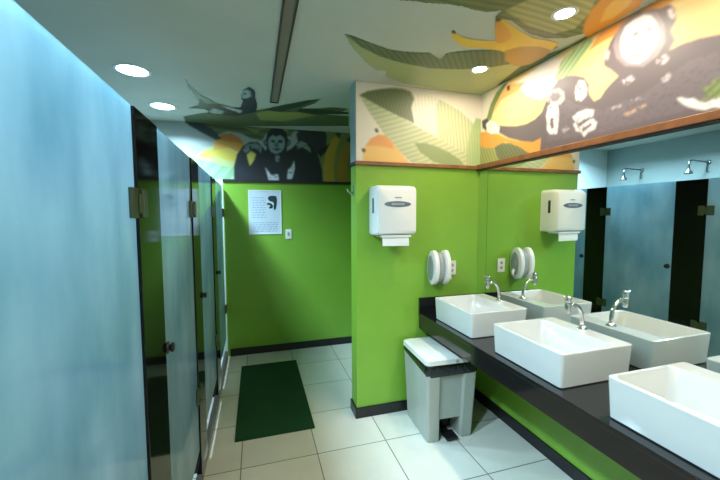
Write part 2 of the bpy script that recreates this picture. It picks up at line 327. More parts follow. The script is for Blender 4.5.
  ('8c8a4c', None, 0, [(0.727, 2.578), (1.144, 2.664), (1.141, 1.918), (0.72, 1.91)]),
  ('cfa43c', None, 0, [(0.793, 1.959), (0.783, 2.172), (0.821, 2.362), (0.895, 2.507), (0.97, 2.582), (0.994, 2.524), (0.943, 2.391), (0.917, 2.2), (0.928, 1.962)]),
  ('b88a34', None, 0, [(0.965, 1.963), (0.942, 2.154), (0.98, 2.322), (1.055, 2.469), (1.131, 2.544), (1.143, 2.449), (1.092, 2.303), (1.079, 2.134), (1.103, 1.966)]),
  ('4a4a30', None, 0, [(0.933, 2.58), (0.982, 2.618), (1.007, 2.584), (0.981, 2.524)]),
  ('4a4a30', None, 0, [(1.068, 2.517), (1.144, 2.581), (1.144, 2.521), (1.106, 2.483)]),
  ('3a3a3e', None, 0, [(0.47, 2.55), (0.564, 2.636), (0.681, 2.668), (0.788, 2.64), (0.835, 2.55), (0.822, 2.42), (0.761, 2.335), (0.653, 2.295), (0.513, 2.37)]),
  ('1f222a', None, 0, [(0.725, 2.38), (0.822, 2.432), (0.871, 2.47), (0.821, 2.362), (0.748, 2.288)]),
  ('23262e', None, 0, [(-0.224, 1.937), (-0.218, 2.158), (-0.183, 2.291), (-0.118, 2.382), (-0.042, 2.43), (0.044, 2.435), (0.097, 2.382), (0.129, 2.339), (0.141, 2.384), (0.109, 2.405), (0.099, 2.449), (0.132, 2.473), (0.144, 2.53), (0.189, 2.588), (0.256, 2.615), (0.323, 2.597), (0.367, 2.544), (0.378, 2.488), (0.411, 2.467), (0.399, 2.421), (0.365, 2.396), (0.364, 2.351), (0.422, 2.388), (0.492, 2.46), (0.585, 2.477), (0.666, 2.412), (0.736, 2.287), (0.771, 2.148), (0.781, 1.959)]),
  ('7f9098', None, 0.15, [(-0.119, 2.338), (-0.096, 2.383), (-0.043, 2.408), (0.022, 2.422), (0.086, 2.382), (0.074, 2.314), (0.042, 2.346), (-0.001, 2.366), (-0.044, 2.341), (-0.088, 2.306)]),
  ('23262e', None, 0, [(-0.054, 2.374), (-0.032, 2.397), (-0.023, 2.343), (-0.044, 2.341)]),
  ('d0c458', None, 0, [(-0.078, 2.285), (-0.034, 2.331), (0.019, 2.3), (-0.004, 2.232), (-0.048, 2.164), (-0.068, 2.23)]),
  ('6d8284', None, 0, [(0.11, 2.45), (0.132, 2.462), (0.142, 2.418), (0.12, 2.406)]),
  ('6d8284', None, 0, [(0.377, 2.465), (0.4, 2.466), (0.388, 2.42), (0.365, 2.419)]),
  ('8fa6a6', None, 0, [(0.153, 2.43), (0.165, 2.486), (0.21, 2.523), (0.243, 2.502), (0.288, 2.528), (0.333, 2.496), (0.343, 2.44), (0.331, 2.383), (0.296, 2.336), (0.239, 2.311), (0.184, 2.331), (0.163, 2.374)]),
  ('23262e', None, 0, [(0.187, 2.465), (0.231, 2.468), (0.231, 2.434), (0.186, 2.443)]),
  ('23262e', None, 0, [(0.265, 2.47), (0.321, 2.473), (0.309, 2.439), (0.264, 2.436)]),
  ('5b6c6e', None, 0, [(0.231, 2.434), (0.264, 2.436), (0.274, 2.391), (0.219, 2.389)]),
  ('38444a', None, 0, [(0.196, 2.365), (0.252, 2.379), (0.308, 2.371), (0.251, 2.345)]),
  ('8f9e98', None, 0.1, [(0.468, 2.425), (0.526, 2.474), (0.584, 2.454), (0.631, 2.399), (0.642, 2.341), (0.595, 2.374), (0.537, 2.405), (0.49, 2.38)]),
  ('8496a0', None, 0.15, [(0.228, 2.288), (0.273, 2.301), (0.283, 2.233), (0.238, 2.22)]),
  ('d6dde2', None, 0.1, [(0.115, 2.159), (0.147, 2.115), (0.179, 2.071), (0.258, 2.084), (0.267, 2.005), (0.155, 2.002)]),
  ('d6dde2', None, 0.1, [(0.358, 2.03), (0.372, 2.134), (0.418, 2.182), (0.442, 2.24), (0.452, 2.16), (0.416, 2.032)]),
 ],
 'ceilback': [
  ('5d6b4a', ('l', 0.3, 0.06, 0.064, 3.694, 0.638, 3.026), 0, [(-0.672, 3.906), (-0.494, 3.749), (-0.348, 3.64), (-0.159, 3.458), (-0.029, 3.548), (0.079, 3.452), (0.191, 3.327), (0.314, 3.203), (0.431, 3.086), (0.563, 2.995), (0.535, 3.139), (0.434, 3.318), (0.577, 3.277), (0.713, 3.206), (0.861, 3.226), (0.802, 3.341), (0.685, 3.444), (0.92, 3.447), (1.019, 3.824), (-0.717, 4.321)]),
  ('6f7f6a', None, 0, [(-0.467, 2.773), (-0.454, 2.963), (-0.414, 3.177), (-0.338, 3.309), (-0.27, 3.46), (-0.378, 3.521), (-0.453, 3.342), (-0.483, 3.058)]),
  ('3c4838', None, 0, [(-0.429, 3.282), (-0.398, 3.409), (-0.302, 3.439), (-0.191, 3.562), (-0.147, 3.754), (-0.35, 3.742), (-0.439, 3.601), (-0.594, 3.615), (-0.475, 3.489)]),
  ('34402e', None, 0, [(0.417, 3.323), (0.6, 3.301), (0.885, 3.317), (0.902, 3.381), (0.609, 3.465), (0.395, 3.459)]),
  ('34402e', None, 0, [(0.08, 3.483), (0.276, 3.272), (0.434, 3.113), (0.534, 3.03), (0.41, 3.264), (0.247, 3.501)]),
  ('9a9a4e', None, 0, [(0.026, 3.599), (0.134, 3.468), (0.266, 3.496), (0.432, 3.448), (0.596, 3.505), (0.457, 3.655), (0.319, 3.812), (0.066, 3.845)]),
  ('28303a', None, 0, [(-0.422, 3.534), (-0.347, 3.395), (-0.265, 3.4), (-0.185, 3.466), (-0.115, 3.445), (-0.091, 3.265), (-0.101, 3.111), (-0.073, 2.961), (-0.026, 2.881), (0.018, 2.957), (0.025, 3.151), (0.043, 3.34), (0.026, 3.565), (-0.068, 3.661), (-0.166, 3.76), (-0.296, 3.762), (-0.42, 3.727)]),
  ('aebcbc', None, 0, [(-0.091, 3.035), (-0.05, 2.954), (-0.021, 2.991), (-0.015, 3.111), (-0.048, 3.172), (-0.088, 3.183)]),
  ('28303a', None, 0, [(-0.076, 3.055), (-0.052, 3.024), (-0.053, 3.072), (-0.07, 3.102)]),
  ('aebcbc', None, 0.1, [(-0.412, 3.658), (-0.347, 3.543), (-0.266, 3.616), (-0.293, 3.725), (-0.383, 3.717)]),
  ('aebcbc', None, 0.1, [(-0.276, 3.432), (-0.203, 3.471), (-0.101, 3.536), (-0.123, 3.642), (-0.225, 3.539)]),
 ],
}

# ---------------------------------------------------------------- room shell
bm = B(STALL_BACK-.1, NEAR_Y-.1, -.1, MIRROR_X+.1, BACK_Y+.1, 0); struct('floor', bm, M['floor'])
struct('ceiling', B(STALL_BACK-.1, NEAR_Y-.1, CEIL, MIRROR_X+.1, BACK_Y+.1, CEIL+.1), M['ceil'])
struct('wall_left', B(STALL_BACK-.1, NEAR_Y, 0, STALL_BACK, BACK_Y, CEIL), M['stallwall'])
struct('wall_near', B(STALL_BACK, NEAR_Y-.1, 0, MIRROR_X, NEAR_Y, CEIL), M['cream'])
struct('wall_stall_end', B(STALL_X-.05, NEAR_Y, 0, STALL_X+.0, .20, CEIL), M['cream'])
# right wall: green below and behind the mirror, painted above the wood trim
struct('wall_right', B(MIRROR_X+.012, NEAR_Y, 0, MIRROR_X+.1, BACK_Y, CEIL), M['green'])
bmx = B(STALL_X, BACK_Y, 0, MIRROR_X+.012, BACK_Y+.1, CEIL); struct('wall_back', bmx, M['green'])
struct('wall_stall_back', B(STALL_BACK, BACK_Y, 0, STALL_X, BACK_Y+.1, CEIL), M['cream'])
struct('wall_partition', B(PART_X, PART_Y, 0, MIRROR_X+.012, PART_Y+PART_T, CEIL), M['green'])
# upper part of the short wall: cream end edge, greyed to put its shade into the colour
struct('trim_1', B(PART_X-.004, PART_Y-.004, TRIM_Z+.028, PART_X, PART_Y+PART_T, CEIL), M['edge'])
# black baseboards
struct('baseboard_partition', B(PART_X-.014, PART_Y-.014, 0, MIRROR_X, PART_Y, .085), M['base'], bevel=.003)
struct('baseboard_partition_side', B(PART_X-.014, PART_Y, 0, PART_X, PART_Y+PART_T, .085), M['base'], bevel=.003)
struct('baseboard_right', B(MIRROR_X-.004, NEAR_Y, 0, MIRROR_X+.012, PART_Y-.014, .085), M['base'], bevel=.003)
struct('baseboard_back', B(STALL_X+.03, BACK_Y-.014, 0, MIRROR_X, BACK_Y, .085), M['base'], bevel=.003)
# wood trims
bm = B(PART_X-.012, PART_Y-.022, TRIM_Z, MIRROR_X-.03, PART_Y, TRIM_Z+.028); struct('trim_2', bm, M['wood'], bevel=.003)
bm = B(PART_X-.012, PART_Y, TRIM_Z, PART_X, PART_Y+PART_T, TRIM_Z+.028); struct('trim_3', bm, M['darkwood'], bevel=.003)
bm = B(MIRROR_X-.03, .0, TRIM_Z-.002, MIRROR_X+.012, PART_Y, TRIM_Z+.036); struct('trim_4', bm, M['wood'], bevel=.003)
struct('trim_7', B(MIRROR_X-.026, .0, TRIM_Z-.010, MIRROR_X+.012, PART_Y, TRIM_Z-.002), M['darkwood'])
bm = B(STALL_X, BACK_Y-.02, TRIM_Z-.005, MIRROR_X, BACK_Y, TRIM_Z+.025)
struct('trim_5', bm, M['darkwood'], bevel=.003)

# ---------------------------------------------------------------- painted murals (print on thin sheets)
def inside(px, py, poly):
    r = np.zeros(px.shape, bool); n = len(poly)
    for i in range(n):
        x0, y0 = poly[i]; x1, y1 = poly[(i+1) % n]
        c = ((y0 > py) != (y1 > py)) & (px < (x1-x0)*(py-y0)/((y1-y0) or 1e-9)+x0)
        r ^= c
    return r
def paint(key, U, V, seed=1):
    rng = np.random.RandomState(seed)
    col = np.zeros(U.shape+(3,)); hit = np.zeros(U.shape, bool)
    # smooth random field for the print's speckle
    sp = rng.rand(*U.shape)
    for _ in range(1):
        sp = (sp+np.roll(sp, 1, 0)+np.roll(sp, 1, 1)+np.roll(np.roll(sp, 1, 0), 1, 1))/4
    sp = (sp-sp.min())/(sp.max()-sp.min())
    for hx, st, spk, pts in MURALS[key]:
        m = inside(U, V, pts)
        if not m.any(): continue
        c = np.array(lin(hx))
        f = np.ones(U.shape)
        if st:
            mode, amp, spc, ax, ay, bx, by = st
            L = math.hypot(bx-ax, by-ay); dx, dy = (bx-ax)/L, (by-ay)/L
            t = (U-ax)*dx+(V-ay)*dy; d = -(U-ax)*dy+(V-ay)*dx
            s = d+.15*spc*np.sin(t*7)
            f = 1+amp*np.sin(2*math.pi*s/spc)+.5*amp*np.sin(2*math.pi*s/(spc*.43)+1)
        new = np.clip(c[None, None]*f[..., None], 0, 1)
        if spk:
            m = m & (sp > .22+spk*.55)
        col[m] = new[m]; hit |= m
    return col, hit
BLUR = 1
def mural(name, key, ax, val, u0, u1, v0, v1, step, label, cutout=False, fold=None):
    nu, nv = int((u1-u0)/step)+1, int((v1-v0)/step)+1
    us = np.linspace(u0, u1, nu); vs = np.linspace(v0, v1, nv)
    U, V = np.meshgrid(us, vs, indexing='ij')
    Us = fold+np.abs(U-fold) if fold else U
    acc = 0; cnt = np.zeros(U.shape)
    off = [-.35, 0, .35]
    tot = np.zeros(U.shape+(3,))
    for a in off:
        for b in off:
            c, h = paint(key, Us+a*step*1.6, V+b*step*1.6)
            tot += c*h[..., None]; cnt += h
    col = tot/np.maximum(cnt, 1)[..., None]
    for _ in range(BLUR):
        wgt = (cnt > 0).astype(float)[..., None]; a = col*wgt; n_ = wgt.copy()
        for ax_ in (0, 1):
            a = a+.5*(np.roll(a, 1, ax_)+np.roll(a, -1, ax_)); n_ = n_+.5*(np.roll(n_, 1, ax_)+np.roll(n_, -1, ax_))
        sub = a/np.maximum(n_, 1e-6); sub[0], sub[-1], sub[:, 0], sub[:, -1] = col[0], col[-1], col[:, 0], col[:, -1]
        col = sub
    coords = np.zeros((nu*nv, 3))
    k = [0, 1, 2]; k.remove(ax)
    coords[:, k[0]] = U.ravel(); coords[:, k[1]] = V.ravel(); coords[:, ax] = val
    idx = np.arange(nu*nv).reshape(nu, nv)
    q = np.stack([idx[:-1, :-1], idx[1:, :-1], idx[1:, 1:], idx[:-1, 1:]], -1).reshape(-1, 4)
    if cutout:
        ok = (cnt >= 5).ravel(); q = q[ok[q].all(1)]
        used = np.unique(q); remap = -np.ones(nu*nv, int); remap[used] = np.arange(len(used))
        q = remap[q]; coords = coords[used]; colf = col.reshape(-1, 3)[used]
    else: colf = col.reshape(-1, 3)
    me = bpy.data.meshes.new(name)
    me.from_pydata(coords.tolist(), [], q.tolist())
    ca = me.color_attributes.new('Col', 'FLOAT_COLOR', 'POINT')
    ca.data.foreach_set('color', np.concatenate([colf, np.ones((len(colf), 1))], 1).astype(np.float32).ravel())
    me.materials.append(M['mural'])
    o = bpy.data.objects.new(name, me); C.objects.link(o)
    return tag(o, label, 'mural')
mural('wall_mural', 'partition', 1, PART_Y-.003, PART_X, MIRROR_X+.010, TRIM_Z+.028, CEIL-.002, .006,
      'printed mural of broad green leaves and bananas above the short green wall')
mural('wall_mural', 'bulkhead', 0, MIRROR_X+.008, .5, PART_Y-.004, TRIM_Z+.036, CEIL-.002, .005,
      'printed mural of two large chimpanzees on yellow above the long mirror', fold=.86)
mural('ceiling_mural', 'ceiling', 2, CEIL-.003, .45, MIRROR_X+.006, 1.0, PART_Y-.004, .0055,
      'printed leaves and bananas on the ceiling over the sinks', cutout=True)
mural('wall_mural', 'back', 1, BACK_Y-.003, STALL_BACK+.6, PART_X+.6, TRIM_Z+.025, CEIL-.002, .007,
      'printed mural of a chimpanzee holding a banana above the back green wall')
mural('ceiling_mural', 'ceilback', 2, CEIL-.003, -.75, 1.1, 2.3, BACK_Y-.005, .008,
      'printed small chimpanzee and spiky leaves on the far end of the ceiling', cutout=True)

# ---------------------------------------------------------------- ceiling lamps and rail
def downlight(name, x, y, r, col, power, label, group, spread=None, near=False):
    t = thing(name, label, 'ceiling light', (x, y, CEIL), 0, group)
    ring = bmesh.new()
    n = 32; prof = [(r, -.004), (r+.012, -.006), (r+.02, -.003), (r+.02, .0)]
    rings = [[(a*math.cos(2*math.pi*i/n), a*math.sin(2*math.pi*i/n), h) for i in range(n)] for a, h in prof]
    loops(ring, rings, False, False)
    obj('lamp_ring', ring, M['ring'], t, smooth=True)
    m = bpy.data.materials.get('glow_'+name)
    if not m:
        m = mat('glow_'+name, 'ffffff', .5, emit=(col, power))
    obj('diffuser', lathe([(r, -.004), (r*.98, -.005)], n=32), m, t)
    if spread:
        ld = bpy.data.lights.new(name+'_beam', 'AREA'); ld.shape = 'DISK'; ld.size = 2*r*.95
        ld.color = col; ld.energy = near; ld.spread = R(spread)
        lo = bpy.data.objects.new(name+'_beam', ld); C.objects.link(lo); lo.parent = t; lo.location = (0, 0, -.008)
    return t
WARM = (1, .86, .69); COOL = (.54, .81, 1)
for y, lab in ((2.80, 'larger round cool ceiling light over the stalls, nearer of the two in view'),
               (3.61, 'round cool ceiling light over the stalls, farther one beside the back wall')):
    downlight('stall_downlight', -.785, y, .094, COOL, P_STALL, lab, None, 150, W_STALL)
for y in (1.15, .35):  # unseen lamps, set close and strong to brighten the nearest glass door
    downlight('stall_downlight', -.66, y, .094, COOL, P_STALL, 'round cool ceiling light over the stalls, unseen, added to brighten the nearest glass door', 'added stall lights', 150, W_STALL*1.7)
for y, lab in ((1.43, 'small round spotlight in the ceiling leaves, nearer of the two over the sinks'),
               (2.115, 'small round spotlight in the ceiling leaves nearest the short green wall')):
    downlight('spotlight', 1.49, y, .042, WARM, P_SPOT, lab, None)
for y in (.06, -.62):
    downlight('spotlight', 1.49, y, .042, WARM, P_SPOT, 'small round ceiling spotlight over the counter behind the camera', 'spotlights behind the camera')
downlight('spotlight', 1.49, .745, .042, WARM, P_SPOT, 'small round ceiling spotlight over the nearest sink, above the picture', None)
t = thing('ceiling_rail', 'long narrow dark metal slot rail running along the ceiling', 'rail', (0.178, 0, CEIL))
obj('rail_frame', B(-.036, .2, -.012, -.026, 3.21, 0), M['rail'], t)
obj('rail_frame', B(.026, .2, -.012, .036, 3.21, 0), M['rail'], t)
obj('rail_slot', B(-.026, .2, -.006, .026, 3.20, 0), M['railin'], t)
obj('rail_end', B(-.026, 3.20, -.012, .026, 3.21, 0), M['rail'], t)

# ---------------------------------------------------------------- stalls
def divider(y, label):
    t = thing('stall_divider', label, 'stall divider', (STALL_X, y, 0), 0, None)
    obj('front_panel', B(-.03, -.125, 0, 0, .125, GLASS_Z), M['panel'], t, bevel=.002)
    obj('side_panel', B(STALL_BACK-STALL_X, -.015, 0, -.03, .015, GLASS_Z), M['panel'], t)
    return t
DIV = (.335, 1.335, 2.285, 3.245)
divider(DIV[0], 'glossy black stall divider nearest the camera, beside the first frosted door')
divider(DIV[1], 'widest looking glossy black stall divider right after the first big frosted door')
divider(DIV[2], 'second glossy black stall divider, between the middle frosted doors')
divider(DIV[3], 'farthest glossy black stall divider near the back green wall')
def door(y0, y1, label, hinges=True, wall=False, lock=True, far_lock=False):
    t = thing('frosted_glass_door', label, 'door', (STALL_X-.008, y1, 0))
    w = y1-y0
    obj('glass_panel', B(-.010, -w, .22, 0, 0, GLASS_Z+.002), M['frost'], t, bevel=.0015)
    if hinges:
        for z in (1.64, .56):
            h = bmesh.new(); box(h, .0, -.058, z-.045, .012, -.002, z+.045); box(h, .008, .010, z-.045, .020, .058, z+.045)
            box(h, .008, -.012, z-.03, .018, .016, z+.03)
            ho = obj('hinge', h, M['clamp'], t, bevel=.003)
    if wall:
        for z in (1.64, .56):
            h = bmesh.new(); box(h, .0, -.05, z-.045, .012, BACK_Y-y1+.0005, z+.045); obj('hinge', h, M['clamp'], t, bevel=.003)
    if lock:
        k = lathe([(.022, 0), (.024, .003), (.024, .008), (.012, .010), (.012, .014), (.018, .017), (.018, .026), (.012, .029)], (0, -w+.035, 1.085), 20, 'x')
        obj('lock_knob', k, M['black'], t, smooth=True)
    return t
door(.463, 1.207, 'largest pale blue frosted glass door at the left edge of the photo')
door(1.463, 2.157, 'pale blue frosted glass door between the first and second black panels')
door(2.413, 3.117, 'narrow looking frosted glass door between the second and third black panels')
door(3.373, 4.12, 'farthest frosted glass door against the back green wall', hinges=False, wall=True)
# kerb under the doors
def kerb(y0, y1, lab):
    o = obj('stall_kerb', B(STALL_X-.03, y0, 0, STALL_X+.0, y1, .07), M['kerb'], bevel=.003)
    tag(o, lab, 'kerb')
kerb(.461, 1.209, 'low dark stone kerb under the nearest and largest frosted door')
kerb(1.461, 2.159, 'low dark stone kerb under the second frosted door')
kerb(2.411, 3.119, 'low dark stone kerb under the third frosted door')
kerb(3.371, BACK_Y-.016, 'low dark stone kerb under the farthest frosted door by the back wall')
# showers seen over the doors in the mirror
def shower(y, label):
    t = thing('shower', label, 'shower', (STALL_BACK, y, 2.235))
    obj('wall_flange', lathe([(.028, 0), (.028, .006), (.012, .012)], n=20, axis='x'), M['steel'], t, smooth=True)
    p = [(0, 0, 0), (.30, 0, .012)]
    p += [(.30+.045*math.sin(a), 0, .012-.045+.045*math.cos(a)) for a in (R(25), R(50), R(75), R(90))]
    p += [(.345, 0, -.09)]
    obj('pipe', tube(p, .010), M['steel'], t, smooth=True)
    obj('shower_head', lathe([(.012, -.07), (.016, -.10), (.04, -.135), (.042, -.15)], (.345, 0, 0)), M['steel'], t, smooth=True)
    obj('valve', tube([(.0, 0, -.11), (.03, 0, -.11), (.03, 0, -.02), (.03, 0, 0)], .007), M['steel'], t, smooth=True)
shower(3.63, 'steel shower arm in the farther stall, reflected left in the mirror')
shower(2.87, 'steel shower arm in the middle stall, reflected right in the mirror')

# ---------------------------------------------------------------- floor mat
bmm = bmesh.new()
loops(bmm, [rrect(0, 0, .575, 1.29, .012, 0, 3), rrect(0, 0, .57, 1.285, .012, .010, 3)])
tag(obj('floor_mat', bmm, M['matgreen']), 'dark green rectangular floor mat lying on the white tiles', 'mat').location = (.108, 3.16, .0005)

# ---------------------------------------------------------------- counter
t = thing('sink_counter', 'long black granite counter under the white basins and the mirror', 'counter', (WORK_X, 0, 0))
Y0 = -.2
obj('worktop', B(0, Y0, WORK_Z-.022, MIRROR_X+.013-WORK_X, PART_Y, WORK_Z), M['granite'], t, bevel=.002)
obj('apron', B(.006, Y0, WORK_Z-.128, .028, PART_Y-.001, WORK_Z-.022), M['granite'], t)
struct('trim_6', B(WORK_X, PART_Y-.021, WORK_Z, MIRROR_X-.003, PART_Y, WORK_Z+.125), M['granite'], bevel=.002)

# ---------------------------------------------------------------- basins
def make_sink(label):
    # origin: centre of the foot on the worktop; x to the wall
    t = thing('vessel_sink', label, 'sink', (0, 0, 0))
    W, D, Hh = .440, .482, SINK_Z-WORK_Z
    bm = bmesh.new()
    rings = [rrect(0, 0, W-.03, D-.03, .012, 0), rrect(0, 0, W-.016, D-.016, .016, .006), rrect(0, 0, W, D, .018, Hh-.01),
             rrect(0, 0, W, D, .018, Hh-.003), rrect(0, 0, W-.006, D-.006, .016, Hh)]
    # inner bowl, offset to leave the tap ledge at the wall side
    cx, iw, idp = -.042, W-.115, D-.03
    rings += [rrect(cx, 0, iw, idp, .03, Hh), rrect(cx, 0, iw-.006, idp-.006, .03, Hh-.004), rrect(cx, 0, iw-.05, idp-.04, .05, .035),
              rrect(cx, 0, iw-.09, idp-.09, .05, .024), rrect(cx, 0, .06, .06, .025, .020)]
    loops(bm, rings)
    obj('basin', bm, M['ceramic'], t, smooth=False, bevel=0)
    ob = t.children[0] if t.children else [o for o in C.objects if o.parent == t][0]
    for p in ob.data.polygons: p.use_smooth = True
    e = ob.modifiers.new('split', 'EDGE_SPLIT'); e.split_angle = R(38)
    obj('drain', lathe([(.024, .0201), (.024, .0235), (.018, .0245), (.006, .0225)], (cx, 0, 0)), M['chrome'], t, smooth=True)
    return t
def make_tap(label):
    t = thing('tap', label, 'tap')
    obj('base_flange', lathe([(.026, 0), (.026, .006), (.016, .012), (.014, .02)]), M['chrome'], t, smooth=True)
    p = [(0, 0, .01), (-.002, 0, .05), (-.008, 0, .085), (-.022, 0, .115), (-.045, 0, .135), (-.07, 0, .142), (-.095, 0, .140)]
    obj('spout', tube(p, [.012, .0115, .011, .0105, .0105, .011, .012], 14), M['chrome'], t, smooth=True)
    th = obj('tap_head', lathe([(.010, .098), (.013, .104), (.016, .12), (.017, .15), (.014, .156)], (-.105, 0, 0), 18), M['chrome'], t, smooth=True)
    h = lathe([(.012, .156), (.016, .164), (.018, .185), (.013, .194), (.004, .196)], (-.105, 0, 0), 18)
    obj('push_button', h, M['chrome'], th, smooth=True)
    obj('lever', tube([(-.105, 0, .176), (-.135, 0, .190)], [.005, .004]), M['chrome'], th, smooth=True)
    return t
SX = 1.310+.215
s = make_sink('white rectangular basin on the counter nearest the short green wall'); s.location = (SX, 2.125, WORK_Z)
s2 = copy_tree(s); s2['label'] = 'middle white rectangular basin of the three, with a chrome tap at its back'; s2.location = (SX, 1.440, WORK_Z)
s3 = copy_tree(s); s3['label'] = 'white rectangular basin nearest the camera, cut off by the photo edge'; s3.location = (SX, .752, WORK_Z)
for q_ in (s, s2, s3): q_['group'] = 'white basins on the black counter'
k = make_tap('curved chrome tap on the basin nearest the short green wall'); k.location = (1.705, 2.125, SINK_Z)
k2 = copy_tree(k); k2['label'] = 'curved chrome tap on the middle basin'; k2.location = (1.705, 1.445, SINK_Z)
k3 = copy_tree(k); k3['label'] = 'chrome tap on the basin nearest the camera, outside the photo edge'; k3.location = (1.705, .745, SINK_Z)
for q_ in (k, k2, k3): q_['group'] = 'chrome basin taps'

# ---------------------------------------------------------------- mirror
t = thing('wall_mirror', 'long frameless wall mirror above the black counter and basins', 'mirror', (MIRROR_X, 0, 0))
obj('mirror_pane', B(0, -.1, WORK_Z+.002, .011, 2.428, TRIM_Z-.010), M['mirror'], t)
obj('mirror_pane', B(0, 2.431, WORK_Z+.002, .011, PART_Y-.002, TRIM_Z-.010), M['mirror'], t)

# ---------------------------------------------------------------- paper towel dispenser
t = thing('paper_towel_dispenser', 'white paper towel dispenser with an oval grey window on green wall', 'dispenser', (.995, PART_Y, 1.64))
bm = bmesh.new()
def dsec(y, w, zt, zb, r=.03):
    pts = []
    for i in range(7):
        a = math.pi/2*i/6; pts.append((w/2-r+r*math.sin(a), y, zt-r+r*math.cos(a)))
    pts = pts
    right = pts
    low = [(w/2, y, zb+.012), (w/2-.01, y, zb)]
    full = right+low
    left = [(-x, yy, z) for x, yy, z in reversed(full)]
    return full+left
loops(bm, [dsec(0, .315, .185, -.185), dsec(-.12, .315, .185, -.185), dsec(-.165, .312, .178, -.178), dsec(-.185, .30, .165, -.168), dsec(-.192, .28, .15, -.155)])
obj('housing', bm, M['white'], t, smooth=True).modifiers.new('s', 'EDGE_SPLIT').split_angle = R(35)
bm = bmesh.new(); n = 24
loops(bm, [[(.105*math.cos(a)*s_, y, .045+.022*math.sin(a)*s_) for a in [2*math.pi*i/n for i in range(n)]] for s_, y in ((1, -.190), (1, -.194), (.9, -.196))])
ow = obj('oval_window', bm, M['greywin'], t)
obj('window_plate', B(-.05, -.199, .037, .05, -.1955, .053), M['greyp'], ow)
obj('brand_line', B(-.022, -.1935, .088, .03, -.191, .097), M['greyp'], t)
for s_ in (-1, 1):
    o = obj('side_slot', B(s_*.157-.003, -.11, -.02, s_*.157+.003, -.085, .09), M['slot'], t)
obj('lower_lip', B(-.12, -.17, -.20, .12, -.05, -.183), M['white'], t, bevel=.004)
bm = bmesh.new()
loops(bm, [[(x, y, z) for x, y, z in ((-.105, -.155, -.195), (.105, -.155, -.195), (.105, -.15, -.195), (-.105, -.15, -.195))],
           [(-.105, -.16, -.24), (.105, -.16, -.24), (.105, -.155, -.24), (-.105, -.155, -.24)],
           [(-.103, -.158, -.262), (.107, -.158, -.266), (.107, -.153, -.266), (-.103, -.153, -.262)]])
obj('paper_towel', bm, M['paper'], t)

# ---------------------------------------------------------------- round soap / paper dispenser
t = thing('round_dispenser', 'small white round sided wall dispenser with ribs beside the towel dispenser', 'dispenser', (1.405, PART_Y, 1.185))
bm = bmesh.new()
def disc(bm, x0, x1, r, rz, cy=-.075, n=28, e=.008):
    rings = []
    for x, k in ((x0, .86), (x0+e, 1), (x1-e, 1), (x1, .86)):
        rings.append([(x, cy+r*k*math.cos(2*math.pi*i/n), rz*k*math.sin(2*math.pi*i/n)) for i in range(n)])
    loops(bm, rings)
disc(bm, -.075, -.028, .074, .138); disc(bm, .028, .075, .074, .138)
obj('housing', bm, M['white'], t, smooth=True).modifiers.new('s', 'EDGE_SPLIT').split_angle = R(50)
bm = bmesh.new(); disc(bm, -.028, .028, .06, .12)
obj('middle_band', bm, M['greyp'], t, smooth=True)
for a_ in (-.080, .073):
    bm = bmesh.new(); disc(bm, a_, a_+.007, .048, .10, e=.002); obj('side_cap', bm, M['greyp'], t, smooth=True)
obj('mounting_plate', B(-.05, -.02, -.09, .05, 0, .09), M['white'], t)
obj('push_lever', tube([(.07, -.06, -.05), (.098, -.08, -.07), (.102, -.085, -.10)], [.012, .011, .009]), M['white'], t, smooth=True)

def plate(name, label, x, y, z, w, h):
    t = thing(name, label, 'power socket' if name == 'power_socket' else 'switch', (x, y, z))
    obj('cover_plate', B(-w/2, -.008, -h/2, w/2, 0, h/2), M['white'], t, bevel=.003)
    if name == 'power_socket':
        for dz in (-.022, .022):
            bm = lathe([(.014, -.0085), (.014, -.0095), (.008, -.0097)], (0, 0, dz), 16, 'y'); obj('socket_face', bm, M['greyp'], t)
    else: obj('rocker', B(-.012, -.012, -.02, .012, -.008, .02), M['greyp'], t, bevel=.001)
plate('power_socket', 'white power socket on green wall, seen in the mirror beside the round dispenser', 1.565, PART_Y, 1.165, .075, .12)
plate('light_switch', 'small white switch plate on the back wall beside the notice', .365, BACK_Y, 1.39, .07, .115)

# coat hook on the end of the short wall
t = thing('coat_hook', 'small pale metal hook on the end edge of the short green wall', 'hook', (PART_X+.001, PART_Y+.08, 1.80))
obj('hook_plate', B(-.006, -.012, -.04, 0, .012, .04), M['steel'], t, bevel=.002)
obj('hook_arm', tube([(-.004, 0, -.015), (-.03, 0, -.03), (-.045, 0, -.015), (-.048, 0, .012)], .006), M['steel'], t, smooth=True)

# notice on the back wall
t = thing('wall_notice', 'framed white printed notice with a dark figure on back green wall', 'notice', (.106, BACK_Y, 1.645))
obj('sheet', B(-.175, -.006, -.245, .175, 0, .245), M['poster'], t)
fr = bmesh.new()
box(fr, -.182, -.009, -.252, -.170, 0, .252); box(fr, .170, -.009, -.252, .182, 0, .252)
box(fr, -.170, -.009, -.252, .170, 0, -.240); box(fr, -.170, -.009, .240, .170, 0, .252)
obj('frame', fr, M['white'], t)
tx = bmesh.new(); random.seed(3)
for r_ in range(9):
    z = .165-.028*r_; x = -.14
    while x < .0:
        w = random.uniform(.015, .04); box(tx, x, -.0068, z-.0035, min(x+w, .01), -.006, z+.0035); x += w+.01
for r_ in range(5):
    z = -.12-.024*r_; x = -.14
    while x < .13:
        w = random.uniform(.015, .045); box(tx, x, -.0068, z-.004, min(x+w, .14), -.006, z+.004); x += w+.01
tag(obj('text_lines', tx, M['ink'], t), kind='stuff')
bm = bmesh.new()
def flat(bm, pts, y=-.0072):
    loops(bm, [[(x, -.006, z) for x, z in pts], [(x, y, z) for x, z in pts]])
flat(bm, [(.03, .16), (.05, .185), (.09, .19), (.125, .185), (.135, .15), (.13, .09), (.12, .04), (.10, .02), (.095, .06), (.10, .10), (.085, .12), (.055, .125), (.04, .14)])
